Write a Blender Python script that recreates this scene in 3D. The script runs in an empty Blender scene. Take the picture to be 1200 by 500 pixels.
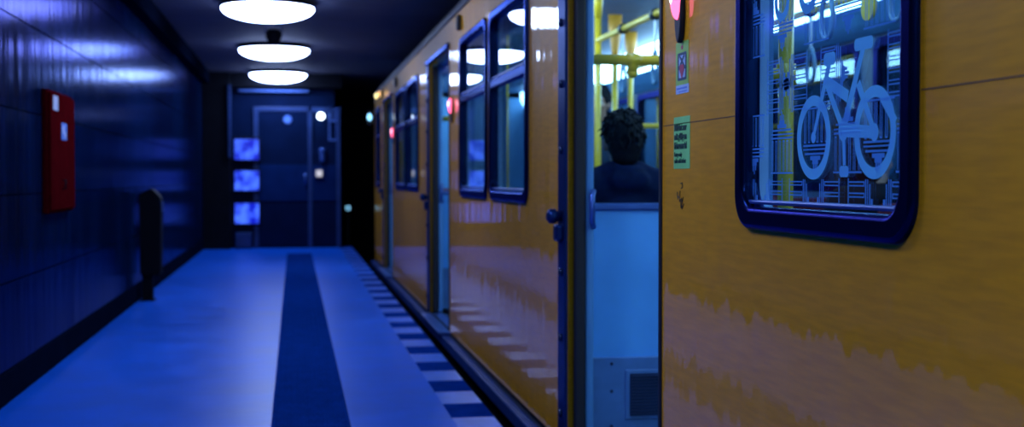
import bpy, bmesh, math, random
from mathutils import Vector, Matrix, noise
random.seed(7)
S = bpy.context.scene
COL = S.collection
PI = math.pi

# ------------------------------------------------------------------ helpers
def link(o):
    COL.objects.link(o)
    return o

def empty(name, loc, label=None, cat=None, group=None, rz=0.0):
    o = bpy.data.objects.new(name, None)
    o.empty_display_size = 0.1
    o.location = loc
    o.rotation_euler = (0, 0, rz)
    link(o)
    if label: o['label'] = label
    if cat: o['category'] = cat
    if group: o['group'] = group
    return o

def finish(name, me, mat, parent=None, label=None, smooth=False, kind=None, local=False):
    """link ONE mesh object; vertices are in world space unless local"""
    o = bpy.data.objects.new(name, me)
    mats = mat if isinstance(mat, (list, tuple)) else [mat]
    for m in mats:
        me.materials.append(m)
    if smooth:
        for p in me.polygons: p.use_smooth = True
    link(o)
    if parent is not None:
        o.parent = parent
        if not local:
            o.matrix_parent_inverse = world_of(parent).inverted()
    if label: o['label'] = label
    if kind: o['kind'] = kind
    return o

def world_of(o):
    m = o.matrix_basis.copy()
    p = o
    while p.parent is not None:
        m = p.parent.matrix_basis @ p.matrix_parent_inverse @ m if False else m
        p = p.parent
    # meshes are built with an identity basis under their root, so only roots matter
    return WORLD.get(o.name, o.matrix_basis.copy())
WORLD = {}

def mesh_of(bm, name):
    bmesh.ops.recalc_face_normals(bm, faces=bm.faces[:])
    me = bpy.data.meshes.new(name)
    bm.to_mesh(me); bm.free()
    return me

def obj(name, bm, mat, parent=None, label=None, smooth=False, kind=None, local=False):
    o = finish(name, mesh_of(bm, name), mat, parent, label, smooth, kind, local)
    if smooth == 'auto':
        pass
    # world matrix bookkeeping: a mesh with world-space vertices has identity world matrix
    WORLD[o.name] = Matrix.Identity(4) if not local else (WORLD.get(parent.name, parent.matrix_basis) if parent else Matrix.Identity(4))
    return o

def tag(o, label, cat, group=None):
    o['label'] = label; o['category'] = cat
    if group: o['group'] = group
    return o

def NB(): return bmesh.new()

def box(bm, x0, x1, y0, y1, z0, z1, bev=0.0, seg=2, mi=0):
    r = bmesh.ops.create_cube(bm, size=1.0)
    vs = r['verts']
    sx, sy, sz = abs(x1-x0), abs(y1-y0), abs(z1-z0)
    for v in vs:
        v.co = Vector(((x0+x1)/2 + v.co.x*sx, (y0+y1)/2 + v.co.y*sy, (z0+z1)/2 + v.co.z*sz))
    fs = list({f for v in vs for f in v.link_faces})
    for f in fs: f.material_index = mi
    if bev > 0:
        es = list({e for v in vs for e in v.link_edges})
        b = bmesh.ops.bevel(bm, geom=es, offset=min(bev, sx*.49, sy*.49, sz*.49), segments=seg, profile=0.5, affect='EDGES')
        for f in b['faces']: f.material_index = mi
    return bm

def frame_of(d):
    d = d.normalized()
    a = Vector((0, 0, 1)) if abs(d.z) < .9 else Vector((1, 0, 0))
    u = d.cross(a).normalized()
    return u, d.cross(u).normalized()

def tube(bm, pts, r, n=12, caps=True, closed=False):
    pts = [Vector(p) for p in pts]
    rs = r if isinstance(r, (list, tuple)) else [r]*len(pts)
    rings = []
    u = None
    for i, p in enumerate(pts):
        if closed:
            d = pts[(i+1) % len(pts)] - pts[i-1]
        else:
            d = pts[min(i+1, len(pts)-1)] - pts[max(i-1, 0)]
        d.normalize()
        if u is None:
            u, _ = frame_of(d)
        u = (u - d*u.dot(d)).normalized()
        w = d.cross(u)
        rings.append([bm.verts.new(p + (u*math.cos(2*PI*k/n) + w*math.sin(2*PI*k/n))*rs[i]) for k in range(n)])
    m = len(rings)
    for i in range(m if closed else m-1):
        a, b = rings[i], rings[(i+1) % m]
        for k in range(n):
            bm.faces.new((a[k], a[(k+1) % n], b[(k+1) % n], b[k]))
    if caps and not closed:
        bm.faces.new(rings[0]); bm.faces.new(rings[-1])
    return bm

def lathe(bm, prof, origin, axis=Vector((0, 0, 1)), n=48):
    """prof = [(radius, height along axis)]"""
    o = Vector(origin); axis = Vector(axis).normalized()
    u, w = frame_of(axis)
    rings = []
    for r, h in prof:
        if r < 1e-6:
            rings.append([bm.verts.new(o + axis*h)])
        else:
            rings.append([bm.verts.new(o + axis*h + (u*math.cos(2*PI*k/n) + w*math.sin(2*PI*k/n))*r) for k in range(n)])
    for a, b in zip(rings, rings[1:]):
        for k in range(n):
            if len(a) == 1 and len(b) == 1: continue
            if len(a) == 1: bm.faces.new((a[0], b[k], b[(k+1) % n]))
            elif len(b) == 1: bm.faces.new((a[k], a[(k+1) % n], b[0]))
            else: bm.faces.new((a[k], a[(k+1) % n], b[(k+1) % n], b[k]))
    return bm

def ball(bm, c, r, sub=3, rot=None):
    rr = r if isinstance(r, (list, tuple)) else (r, r, r)
    M = Matrix.Translation(Vector(c)) @ (rot.to_4x4() if rot else Matrix.Identity(4)) @ Matrix.Diagonal((*rr, 1))
    bmesh.ops.create_icosphere(bm, subdivisions=sub, radius=1.0, matrix=M)
    return bm

def rrect(a0, a1, b0, b1, r, n=8):
    pts = []
    for cx, cy, s in ((a1-r, b1-r, 0), (a0+r, b1-r, 1), (a0+r, b0+r, 2), (a1-r, b0+r, 3)):
        for k in range(n+1):
            t = PI/2*(s + k/n)
            pts.append((cx + r*math.cos(t), cy + r*math.sin(t)))
    return pts

def circ(cx, cy, r, n=40, ry=None):
    return [(cx + r*math.cos(2*PI*k/n), cy + (ry or r)*math.sin(2*PI*k/n)) for k in range(n)]

def sheet(loops, x0, thick, bevel=0.0):
    """a plate in the y-z plane made of outlines (nested outlines cut holes); occupies x0 .. x0+thick"""
    cu = bpy.data.curves.new('c', 'CURVE')
    cu.dimensions = '2D'; cu.fill_mode = 'BOTH'
    cu.extrude = max(thick/2 - bevel, 0); cu.bevel_depth = bevel; cu.bevel_resolution = 2
    if bevel: cu.offset = -bevel
    for lp in loops:
        sp = cu.splines.new('POLY'); sp.use_cyclic_u = True
        sp.points.add(len(lp)-1)
        for p, q in zip(sp.points, lp): p.co = (q[0], q[1], 0, 1)
    o = link(bpy.data.objects.new('c', cu))
    dg = bpy.context.evaluated_depsgraph_get()
    me = bpy.data.meshes.new_from_object(o.evaluated_get(dg), depsgraph=dg)
    bpy.data.objects.remove(o); bpy.data.curves.remove(cu)
    for v in me.vertices:
        a, b, c = v.co
        v.co = (x0 + thick/2 + c, a, b)
    me.materials.clear()
    return me

def plate(name, loops, x0, thick, mat, parent=None, label=None, bevel=0.0, kind=None):
    o = finish(name, sheet(loops, x0, thick, bevel), mat, parent, label, False, kind)
    WORLD[o.name] = Matrix.Identity(4)
    return o

def text_mesh(txt, size, yc, zc, x, bold=0.0, sx=1.0, align='LEFT', thick=0.0006):
    """lettering lying on the train side (plane x), read from the platform"""
    cu = bpy.data.curves.new('t', 'FONT')
    cu.body = txt; cu.size = size; cu.align_x = align; cu.extrude = thick; cu.offset = bold
    o = link(bpy.data.objects.new('t', cu))
    dg = bpy.context.evaluated_depsgraph_get()
    me = bpy.data.meshes.new_from_object(o.evaluated_get(dg), depsgraph=dg)
    bpy.data.objects.remove(o); bpy.data.curves.remove(cu)
    for v in me.vertices:
        a, b, c = v.co
        v.co = (x - c, yc - a*sx, zc + b)
    me.materials.clear()
    return me

def join_meshes(meshes):
    bm = NB()
    for me in meshes:
        bm.from_mesh(me); bpy.data.meshes.remove(me)
    return bm

# ------------------------------------------------------------------ materials
MATS = {}
def mat(name, base, rough=0.5, metal=0.0, spec=0.5, noise_scale=None, noise_amt=0.15, bump=0.0, bump_scale=(20, 20, 20),
        coat=0.0, coat_rough=0.03, tint=None, emit=None, emit_s=0.0, stretch=(1, 1, 1), rough_var=0.0):
    m = bpy.data.materials.new(name); m.use_nodes = True
    nt = m.node_tree; b = nt.nodes['Principled BSDF']
    b.inputs['Base Color'].default_value = (*base, 1)
    b.inputs['Roughness'].default_value = rough
    b.inputs['Metallic'].default_value = metal
    b.inputs['Specular IOR Level'].default_value = spec
    b.inputs['Coat Weight'].default_value = coat
    if tint: b.inputs['Specular Tint'].default_value = (*tint, 1)
    b.inputs['Coat Roughness'].default_value = coat_rough
    tc = nt.nodes.new('ShaderNodeNewGeometry')
    mp = nt.nodes.new('ShaderNodeMapping'); mp.inputs['Scale'].default_value = stretch
    nt.links.new(tc.outputs['Position'], mp.inputs['Vector'])
    nz = nt.nodes.new('ShaderNodeTexNoise')
    nz.inputs['Scale'].default_value = noise_scale or 8.0; nz.inputs['Detail'].default_value = 4
    nt.links.new(mp.outputs['Vector'], nz.inputs['Vector'])
    rp = nt.nodes.new('ShaderNodeValToRGB')
    lo = [c*(1-noise_amt) for c in base]; hi = [min(1, c*(1+noise_amt)) for c in base]
    rp.color_ramp.elements[0].position = .3; rp.color_ramp.elements[1].position = .7
    rp.color_ramp.elements[0].color = (*lo, 1); rp.color_ramp.elements[1].color = (*hi, 1)
    nt.links.new(nz.outputs['Fac'], rp.inputs['Fac'])
    nt.links.new(rp.outputs['Color'], b.inputs['Base Color'])
    if rough_var:
        mr = nt.nodes.new('ShaderNodeMapRange')
        mr.inputs['To Min'].default_value = max(0, rough-rough_var); mr.inputs['To Max'].default_value = rough+rough_var
        nt.links.new(nz.outputs['Fac'], mr.inputs['Value']); nt.links.new(mr.outputs['Result'], b.inputs['Roughness'])
    if bump:
        mp2 = nt.nodes.new('ShaderNodeMapping'); mp2.inputs['Scale'].default_value = bump_scale
        nt.links.new(tc.outputs['Position'], mp2.inputs['Vector'])
        n2 = nt.nodes.new('ShaderNodeTexNoise'); n2.inputs['Scale'].default_value = 1.0; n2.inputs['Detail'].default_value = 2
        nt.links.new(mp2.outputs['Vector'], n2.inputs['Vector'])
        bp = nt.nodes.new('ShaderNodeBump'); bp.inputs['Strength'].default_value = 1.0; bp.inputs['Distance'].default_value = bump
        nt.links.new(n2.outputs['Fac'], bp.inputs['Height'])
        nt.links.new(bp.outputs['Normal'], b.inputs['Normal'])
        nt.links.new(bp.outputs['Normal'], b.inputs['Coat Normal'])
    if emit:
        b.inputs['Emission Color'].default_value = (*emit, 1); b.inputs['Emission Strength'].default_value = emit_s
    MATS[name] = m
    return m

def glass(name, tint, ior=1.5, rough=0.0):
    m = bpy.data.materials.new(name); m.use_nodes = True
    nt = m.node_tree; nt.nodes.clear()
    out = nt.nodes.new('ShaderNodeOutputMaterial')
    t = nt.nodes.new('ShaderNodeBsdfTransparent'); t.inputs['Color'].default_value = (*tint, 1)
    g = nt.nodes.new('ShaderNodeBsdfGlossy'); g.inputs['Roughness'].default_value = rough
    fr = nt.nodes.new('ShaderNodeFresnel'); ge = nt.nodes.new('ShaderNodeNewGeometry')
    mr = nt.nodes.new('ShaderNodeMapRange'); mr.inputs['To Min'].default_value = ior; mr.inputs['To Max'].default_value = 1/ior
    nt.links.new(ge.outputs['Backfacing'], mr.inputs['Value']); nt.links.new(mr.outputs['Result'], fr.inputs['IOR'])
    mx = nt.nodes.new('ShaderNodeMixShader')
    nt.links.new(fr.outputs['Fac'], mx.inputs['Fac'])
    nt.links.new(t.outputs[0], mx.inputs[1]); nt.links.new(g.outputs[0], mx.inputs[2])
    nt.links.new(mx.outputs[0], out.inputs['Surface'])
    return m

def film(name, col):
    m = bpy.data.materials.new(name); m.use_nodes = True
    nt = m.node_tree; nt.nodes.clear()
    out = nt.nodes.new('ShaderNodeOutputMaterial')
    d = nt.nodes.new('ShaderNodeBsdfDiffuse'); d.inputs['Color'].default_value = (*col, 1)
    t = nt.nodes.new('ShaderNodeBsdfTranslucent'); t.inputs['Color'].default_value = (*col, 1)
    mx = nt.nodes.new('ShaderNodeMixShader'); mx.inputs['Fac'].default_value = .45
    nz = nt.nodes.new('ShaderNodeTexNoise'); nz.inputs['Scale'].default_value = 40
    nt.links.new(d.outputs[0], mx.inputs[1]); nt.links.new(t.outputs[0], mx.inputs[2])
    nt.links.new(mx.outputs[0], out.inputs['Surface'])
    return m

def emis(name, col, s):
    return mat(name, (.02, .02, .02), .4, emit=col, emit_s=s)

LAMP = (0.53, 0.70, 1.24)
M = dict(
    floor=mat('floor_lino', (.002, .112, .66), .34, spec=.10, noise_scale=3, noise_amt=.12, rough_var=.06, bump=.0012, bump_scale=(9, 9, 9)),
    tactile=mat('tactile_rubber', (.003, .034, .22), .6, spec=0, noise_scale=12),
    darktile=mat('dark_edge_tile', (.003, .030, .22), .5, spec=0, noise_scale=10),
    lighttile=mat('light_edge_tile', (.03, .15, .72), .35, noise_scale=10),
    wall=mat('wall_panel_enamel', (.004, .046, .21), .16, metal=.80, spec=.05, tint=(.018, .08, .26), noise_scale=1.2, noise_amt=.35, stretch=(1, 3.0, .4), bump=.004, bump_scale=(1, 9, .8), rough_var=.06),
    joint=mat('dark_joint', (.003, .006, .018), .8, spec=0),
    black=mat('black_paint', (.005, .006, .010), .6, spec=.05),
    ceil=mat('ceiling_plaster', (.062, .066, .11), .75, noise_scale=2.5, noise_amt=.12),
    pit=mat('tunnel_concrete', (.012, .013, .02), .9, noise_scale=3),
    back=mat('back_wall_paint', (.002, .009, .040), .6, spec=.03, noise_scale=4),
    backlight=mat('back_wall_band', (.003, .018, .09), .6, spec=.03, noise_scale=4),
    rail=mat('blue_grey_rail', (.010, .035, .14), .45, spec=.3),
    yellow=mat('yellow_car_paint', (.93, .385, .003), .45, spec=.2, noise_scale=14, noise_amt=.10, stretch=(1, .6, 6), coat=.8, coat_rough=.035,
               bump=.0035, bump_scale=(1, 7.0, .9)),
    roof=mat('grey_roof_paint', (.03, .032, .045), .6),
    seam=mat('panel_joint', (.22, .08, .01), .6),
    frame=mat('blue_black_window_rubber', (.003, .011, .05), .27, metal=.8, spec=.3, tint=(.16, .34, 1.0)),
    alu=mat('blue_anodised_metal', (.06, .14, .45), .34, metal=.6),
    rubber=mat('black_rubber', (.006, .008, .016), .55),
    strip=mat('dark_blue_steel', (.006, .022, .10), .36, metal=.5, tint=(.2, .4, .9)),
    bolt=mat('bolt_head', (.02, .04, .10), .35, metal=.6),
    step=mat('step_board', (.008, .035, .18), .5, spec=.1),
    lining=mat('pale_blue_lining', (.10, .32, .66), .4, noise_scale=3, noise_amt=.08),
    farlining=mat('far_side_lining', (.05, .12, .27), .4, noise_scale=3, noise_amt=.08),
    screenpanel=mat('pale_screen_panel', (.42, .66, .98), .4, noise_scale=6, noise_amt=.06),
    partition=mat('blue_laminate', (.10, .42, .95), .35, noise_scale=5, noise_amt=.08),
    plinth=mat('blue_grey_plinth', (.07, .20, .48), .42),
    grille=mat('dark_grille', (.015, .04, .12), .4, metal=.3),
    carfloor=mat('car_floor_vinyl', (.03, .05, .10), .6),
    carceil=mat('car_ceiling', (.05, .16, .38), .5),
    pole=mat('yellow_pole_enamel', (.84, .56, .03), .3, coat=.4),
    orange=mat('orange_sleeve', (.80, .36, .04), .4),
    clamp=mat('black_clamp', (.01, .012, .02), .4),
    strap=mat('grey_strap', (.12, .25, .45), .45),
    redstrap=mat('red_plastic', (.65, .03, .04), .35),
    seatred=mat('dark_red_upholstery', (.16, .012, .02), .85, noise_scale=60, noise_amt=.4),
    seatshell=mat('seat_shell', (.03, .06, .14), .4),
    lamp=emis('lamp_opal', LAMP, 18.5),
    lampring=mat('lamp_ring', (.015, .02, .05), .6, spec=.1),
    carlamp=emis('car_tube_cover', (.42, .78, 1.0), 11.0),
    pink=emis('pink_lens', (1.0, .12, .28), 3.0),
    pinkcore=emis('pink_lens_core', (1.0, .75, .85), 5.0),
    amber=emis('amber_lens', (1.0, .55, .18), 2.0),
    yellowlamp=emis('yellow_lens', (1.0, .85, .35), 3.0),
    bluelamp=emis('blue_lens', (.25, .65, 1.0), 3.0),
    whitelamp=emis('white_globe', (.65, .82, 1.0), 8.0),
    notice=emis('lit_notice', (.75, .75, .85), .8),
    red=mat('red_enamel', (.075, .002, .004), .55, spec=0, noise_scale=10),
    label=mat('white_label', (.60, .66, .85), .5),
    labelblue=mat('blue_label', (.10, .25, .75), .5),
    green=mat('green_sticker', (.34, .62, .10), .5),
    mint=mat('mint_sticker', (.24, .72, .22), .5),
    ink=mat('dark_green_ink', (.005, .05, .03), .5),
    inkblue=mat('dark_blue_ink', (.005, .05, .13), .5),
    inkpale=mat('pale_blue_ink', (.45, .62, .90), .5),
    inkred=mat('red_ink', (.55, .03, .10), .5),
    marker=mat('black_marker', (.03, .02, .015), .6),
    film=film('etched_film', (.20, .56, 1.0)),
    print_=film('gate_print', (.11, .30, .80)),
    pane=glass('window_glass', (.80, .92, 1.0)),
    clear=glass('partition_glass', (.90, .97, 1.0), 1.22),
    skin=mat('skin', (.50, .26, .19), .5, noise_scale=20, noise_amt=.08),
    hair=mat('dark_hair', (.008, .008, .012), .5, spec=.1, noise_scale=60, noise_amt=.4),
    navy=mat('navy_jacket_cloth', (.004, .011, .055), .8, spec=.1, noise_scale=40, noise_amt=.25),
    charcoal=mat('charcoal_cloth', (.012, .014, .022), .85, spec=.1, noise_scale=40, noise_amt=.2),
    denim=mat('denim', (.02, .035, .09), .85, spec=.1, noise_scale=50),
    coatgrey=mat('slate_coat_cloth', (.025, .05, .10), .85, spec=.1, noise_scale=40),
    eye=mat('eye_white', (.6, .6, .6), .3),
)

def screen_mat(name, seed):
    m = bpy.data.materials.new(name); m.use_nodes = True
    nt = m.node_tree; b = nt.nodes['Principled BSDF']
    b.inputs['Base Color'].default_value = (.01, .01, .02, 1); b.inputs['Roughness'].default_value = .3
    g = nt.nodes.new('ShaderNodeNewGeometry')
    mp = nt.nodes.new('ShaderNodeMapping'); mp.inputs['Location'].default_value = (seed*3.1, seed, seed*1.7); mp.inputs['Scale'].default_value = (6, 1, 5)
    nz = nt.nodes.new('ShaderNodeTexNoise'); nz.inputs['Scale'].default_value = 1.3; nz.inputs['Detail'].default_value = 1.5
    rp = nt.nodes.new('ShaderNodeValToRGB')
    rp.color_ramp.elements[0].position = .36; rp.color_ramp.elements[0].color = (.0, .004, .42, 1)
    rp.color_ramp.elements[1].position = .66; rp.color_ramp.elements[1].color = (.05, .14, 1.0, 1)
    nt.links.new(g.outputs['Position'], mp.inputs['Vector']); nt.links.new(mp.outputs['Vector'], nz.inputs['Vector'])
    nt.links.new(nz.outputs['Fac'], rp.inputs['Fac']); nt.links.new(rp.outputs['Color'], b.inputs['Emission Color'])
    b.inputs['Emission Strength'].default_value = 1.5
    return m

# ------------------------------------------------------------------ setting
WL, TX, CE, YB = -1.33, 1.05, 2.61, 19.6     # left wall, train side, ceiling height, back wall
Y0 = -6.0
ED = .866                                      # platform edge
def struct(name, bm, m, parent=None, smooth=False):
    o = obj(name, bm, m, parent, smooth=smooth)
    if parent is None: o['kind'] = 'structure'
    return o

fl = struct('floor', box(NB(), WL-.2, .675, Y0, YB+.4, -.25, 0), M['floor'])
bm = NB()                                      # strip of ribbed rubber along the platform
box(bm, -.102, .232, Y0, 18.05, -.02, .002)
for k in range(11):
    x = -.088 + k*.0305
    box(bm, x-.0085, x+.0085, Y0, 18.04, .001, .009, .003, 1)
obj('tactile_strip', bm, M['tactile'], fl)
bm = NB(); bd = NB()
y = 5.73 - .343/2 - .686*17
k = 0
while y < YB+.3:
    box(bd if k % 2 == 0 else bm, .675, ED, y+.003, y+.340, -.12, 0, .003, 1)
    y += .343; k += 1
obj('dark_edge_tiles', bd, M['darktile'], fl)
obj('light_edge_tiles', bm, M['lighttile'], fl)
obj('edge_face', box(NB(), .675, ED-.004, Y0, YB+.4, -1.1, -.1), M['pit'], fl)

def grid_wall():
    bm = NB()
    zs = [.15, .56, .97, 1.385, 1.83, 2.24, 2.45]
    ys = [Y0 + i*1.28 for i in range(0, 21)]
    for i in range(len(ys)-1):
        for a, b in zip(zs, zs[1:]):
            y1 = min(ys[i+1], YB)
            if y1 - ys[i] < .05: continue
            box(bm, WL-.02, WL, ys[i]+.003, y1-.003, a+.004, b-.004)
    return bm
wl = struct('wall_left', box(NB(), WL-.2, WL-.003, Y0, YB+.4, 0, CE), M['joint'])
obj('wall_panels', grid_wall(), M['wall'], wl)
struct('baseboard_left', box(NB(), WL-.02, WL+.010, Y0, YB, 0, .145, .002), M['joint'])
struct('trim_1', box(NB(), WL-.02, WL+.11, Y0, YB, 2.44, CE, .01), M['joint'])
struct('ceiling', box(NB(), WL-.2, 4.2, Y0, 27, CE, CE+.2), M['ceil'])
struct('wall_back', box(NB(), WL-.2, .72, YB, YB+.25, 0, CE), M['back'])
struct('wall_rear', box(NB(), WL-.2, 4.2, Y0-.2, Y0, -1.1, CE), M['back'])
struct('trim_2', box(NB(), WL, -.93, YB-.30, YB, 0, CE, .01), M['black'])           # dark pillar in the corner
struct('trim_3', box(NB(), WL, .72, YB-.22, YB, 2.40, CE, .01), M['black'])         # beam over the back wall
# track trench and tunnel
struct('floor_track', box(NB(), ED-.2, 4.2, Y0, 27, -1.3, -1.1), M['pit'])
struct('wall_right', box(NB(), 4.0, 4.2, Y0, 27, -1.3, CE), M['pit'])
struct('wall_tunnel', box(NB(), .5, 4.2, 26.8, 27, -1.3, CE), M['pit'])
struct('wall_tunnel_side', box(NB(), .60, .72, YB, 27, -1.3, CE), M['pit'])

# door in the back wall with its glazed side light
d1 = empty('door_1', (-.17, YB, 0)); d1['kind'] = 'structure'
WORLD[d1.name] = Matrix.Translation(d1.location)
bm = NB()
for a in ((-.60, -.53, 0, 2.12), (.205, .265, 0, 2.12), (.63, .69, 0, 2.12)): box(bm, a[0], a[1], YB-.05, YB+.01, a[2], a[3], .006)
box(bm, -.53, .63, YB-.05, YB+.01, 2.05, 2.12, .006)
obj('door_frame', bm, M['rail'], d1)
bm = NB(); box(bm, -.53, .205, YB-.03, YB+.01, .03, 2.05)
obj('door_leaf', bm, M['back'], d1)
obj('kick_band', box(NB(), -.525, .20, YB-.042, YB-.028, .71, 1.25, .004), M['backlight'], d1)
obj('side_panel', box(NB(), .265, .63, YB-.03, YB+.01, .03, 1.62), M['back'], d1)
obj('side_band', box(NB(), .27, .625, YB-.042, YB-.028, .71, 1.25, .004), M['backlight'], d1)
bm = NB(); tube(bm, [(.16, YB-.09, .95), (.16, YB-.09, 1.12)], .012); tube(bm, [(.16, YB-.09, .96), (.16, YB-.03, .96)], .01); tube(bm, [(.16, YB-.09, 1.11), (.16, YB-.03, 1.11)], .01)
obj('door_handle', bm, M['alu'], d1, smooth=True)
struct('trim_4', box(NB(), -.82, .22, YB-.10, YB-.02, 2.335, 2.375, .006), M['alu'])    # rail above the door
struct('trim_5', box(NB(), -.955, -.915, YB-.36, YB-.30, 1.35, 2.42, .006), M['rail'])

# ------------------------------------------------------------------ things on the back wall
def root(name, loc, label, cat, group=None, rz=0):
    o = empty(name, loc, label, cat, group, rz)
    WORLD[o.name] = Matrix.Translation(Vector(loc)) @ Matrix.Rotation(rz, 4, 'Z')
    return o

for i, (z0, z1, lab) in enumerate(((1.324, 1.63, 'topmost of three glowing blue wall monitors beside the dark door'),
                                   (.867, 1.159, 'middle one of three glowing blue wall monitors beside the dark door'),
                                   (.371, .676, 'lowest of three glowing blue wall monitors, just above the floor box'))):
    r = root('wall_monitor', (-.70, YB, z0), lab, 'monitor', 'monitors stacked on the back wall')
    bm = NB(); box(bm, -.905, -.495, YB-.09, YB, z0-.03, z1+.03, .01)
    obj('housing', bm, M['black'], r)
    obj('screen', box(NB(), -.877, -.522, YB-.096, YB-.088, z0, z1, .003), screen_mat('screen_glow_%d' % i, i*2.3+1), r)

r = root('equipment_box', (-.74, YB-.15, 0), 'small dark blue equipment box on the floor under the glowing monitors', 'box')
obj('case', box(NB(), -.865, -.63, YB-.26, YB-.06, .02, .24, .012), M['rail'], r)
bm = NB(); tube(bm, [(-.80, YB-.16, .235), (-.79, YB-.16, .275), (-.70, YB-.16, .275), (-.69, YB-.16, .235)], .009)
obj('handle', bm, M['black'], r, smooth=True)
for x in (-.84, -.655):
    for y in (YB-.23, YB-.09): obj('rubber_foot', lathe(NB(), [(.0, 0), (.014, 0), (.012, .022), (0, .022)], (x, y, 0), n=12), M['rubber'], r)

r = root('wall_lamp', (.398, YB, 1.982), 'small bright white globe lamp on the back wall beside the door', 'lamp')
bm = NB(); lathe(bm, [(0, 0), (.045, 0), (.045, .012), (.02, .03), (.02, .06), (0, .06)], (.398, YB, 1.982), (0, -1, 0), 20)
obj('bracket', bm, M['rail'], r, smooth=True)
obj('globe', ball(NB(), (.398, YB-.10, 1.982), .055), M['whitelamp'], r, smooth=True)

r = root('notice_frame', (.58, YB, 1.61), 'tall narrow blue notice frame on the back wall beside the globe lamp', 'notice')
bm = NB()
box(bm, .515, .54, YB-.05, YB, 1.61, 2.12, .005); box(bm, .625, .65, YB-.05, YB, 1.61, 2.12, .005)
box(bm, .54, .625, YB-.05, YB, 1.61, 1.64, .005); box(bm, .54, .625, YB-.05, YB, 2.09, 2.12, .005); box(bm, .54, .625, YB-.05, YB, 1.90, 1.925, .005)
obj('frame', bm, M['alu'], r)
obj('header_panel', box(NB(), .54, .625, YB-.03, YB, 1.925, 2.09), M['rail'], r)
obj('backing', box(NB(), .54, .625, YB-.02, YB, 1.64, 1.90), M['back'], r)

r = root('intercom', (.42, YB, 1.30), 'small rounded blue intercom under the globe lamp on the back wall', 'intercom')
bm = NB(); lathe(bm, [(0, 0), (.036, 0), (.042, .012), (.042, .12), (.034, .14), (.05, .15), (.05, .20), (.03, .215), (0, .215)], (.42, YB-.055, 1.29), n=24)
obj('body', bm, M['alu'], r, smooth=True)
obj('mount', box(NB(), .385, .455, YB-.04, YB, 1.30, 1.48, .006), M['back'], r)
obj('call_button', ball(NB(), (.42, YB-.10, 1.40), (.012, .008, .012), 2), M['black'], r, smooth=True)

r = root('lit_notice_box', (.37, YB-.04, 1.06), 'small square lit notice on the dark panel beside the door', 'notice')
obj('box', box(NB(), .30, .44, YB-.075, YB-.042, 1.05, 1.195, .006), M['rail'], r)
obj('lit_panel', box(NB(), .325, .415, YB-.080, YB-.074, 1.075, 1.17, .003), M['notice'], r)

r = root('reflection_disc', (-.10, YB-.03, 1.93), 'small round pale blue disc high on the dark door, put in for a reflection', 'reflection')  # blue reflected spot on the door, put in as a solid disc
bm = NB(); lathe(bm, [(0, 0), (.062, 0), (.066, .006), (.062, .012), (0, .012)], (-.098, YB-.03, 1.93), (0, -1, 0), 32)
obj('disc', bm, M['labelblue'], r)
bm = NB(); lathe(bm, [(.05, 0), (.062, 0), (.062, .004), (.05, .004)], (-.098, YB-.042, 1.93), (0, -1, 0), 32)
obj('rim', bm, M['alu'], r)

r = root('signal_lamp', (.83, 20.3, -1.1), 'tiny blue signal lamp on a post in the dark tunnel', 'lamp')
bm = NB(); tube(bm, [(.83, 20.3, -1.1), (.83, 20.3, .52)], .025)
obj('post', bm, M['pit'], r)
bm = NB(); box(bm, .775, .885, 20.26, 20.36, .50, .66, .012)
obj('housing', bm, M['black'], r)
bm = NB(); lathe(bm, [(.028, 0), (.034, .0), (.034, .012), (.028, .012), (.028, 0)], (.83, 20.262, .58), (0, -1, 0), 24); 
obj('lens', bm, M['bluelamp'], r)

# ------------------------------------------------------------------ ceiling lamps, camera dome
lamp_labels = {11.58: 'largest visible of the three round ceiling lamps, cut by the top of the frame',
               15.33: 'middle one of the three round glowing ceiling lamps, beyond the ceiling speaker',
               19.0: 'smallest of the three round ceiling lamps, just before the back wall',
               7.83: 'round white ceiling lamp over the platform, above the paired train windows',
               4.08: 'round white ceiling lamp over the platform, above the open train doorway',
               .33: 'round white ceiling lamp directly above the viewer on the platform',
               -3.42: 'round white ceiling lamp at the rear end of the platform'}
for y, lab in lamp_labels.items():
    r = root('ceiling_lamp', (-.225, y, CE), lab, 'lamp', 'round lamps in a row along the platform ceiling')
    yy = min(y, 18.95)
    bm = NB(); lathe(bm, [(0, 0), (.30, 0), (.31, .02), (.415, .03), (.42, .05), (.405, .055), (.0, .055)], (-.225, yy, CE), (0, 0, -1), 64)
    obj('mounting_ring', bm, M['lampring'], r, smooth=True)
    bm = NB()
    prof = [(0, .05), (.40, .05), (.405, .062)] + [(.405*math.cos(t), .062 + .115*math.sin(t)) for t in [PI/2*k/12 for k in range(1, 12)]] + [(0, .177)]
    lathe(bm, prof, (-.225, yy, CE), (0, 0, -1), 64)
    obj('diffuser', bm, M['lamp'], r, smooth=True)

r = root('ceiling_speaker', (-.20, 13.3, CE), 'small dark cone speaker hanging from the ceiling between two lamps', 'speaker')
bm = NB(); box(bm, -.29, -.275, 13.28, 13.32, CE-.10, CE); box(bm, -.125, -.11, 13.28, 13.32, CE-.10, CE); box(bm, -.29, -.11, 13.27, 13.33, CE-.02, CE)
obj('bracket', bm, M['rail'], r)
bm = NB(); lathe(bm, [(0, .05), (.06, .05), (.085, .09), (.085, .12), (.055, .18), (.03, .20), (0, .20)], (-.20, 13.3, CE), (0, 0, -1), 28)
obj('cone', bm, M['black'], r, smooth=True)

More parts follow.
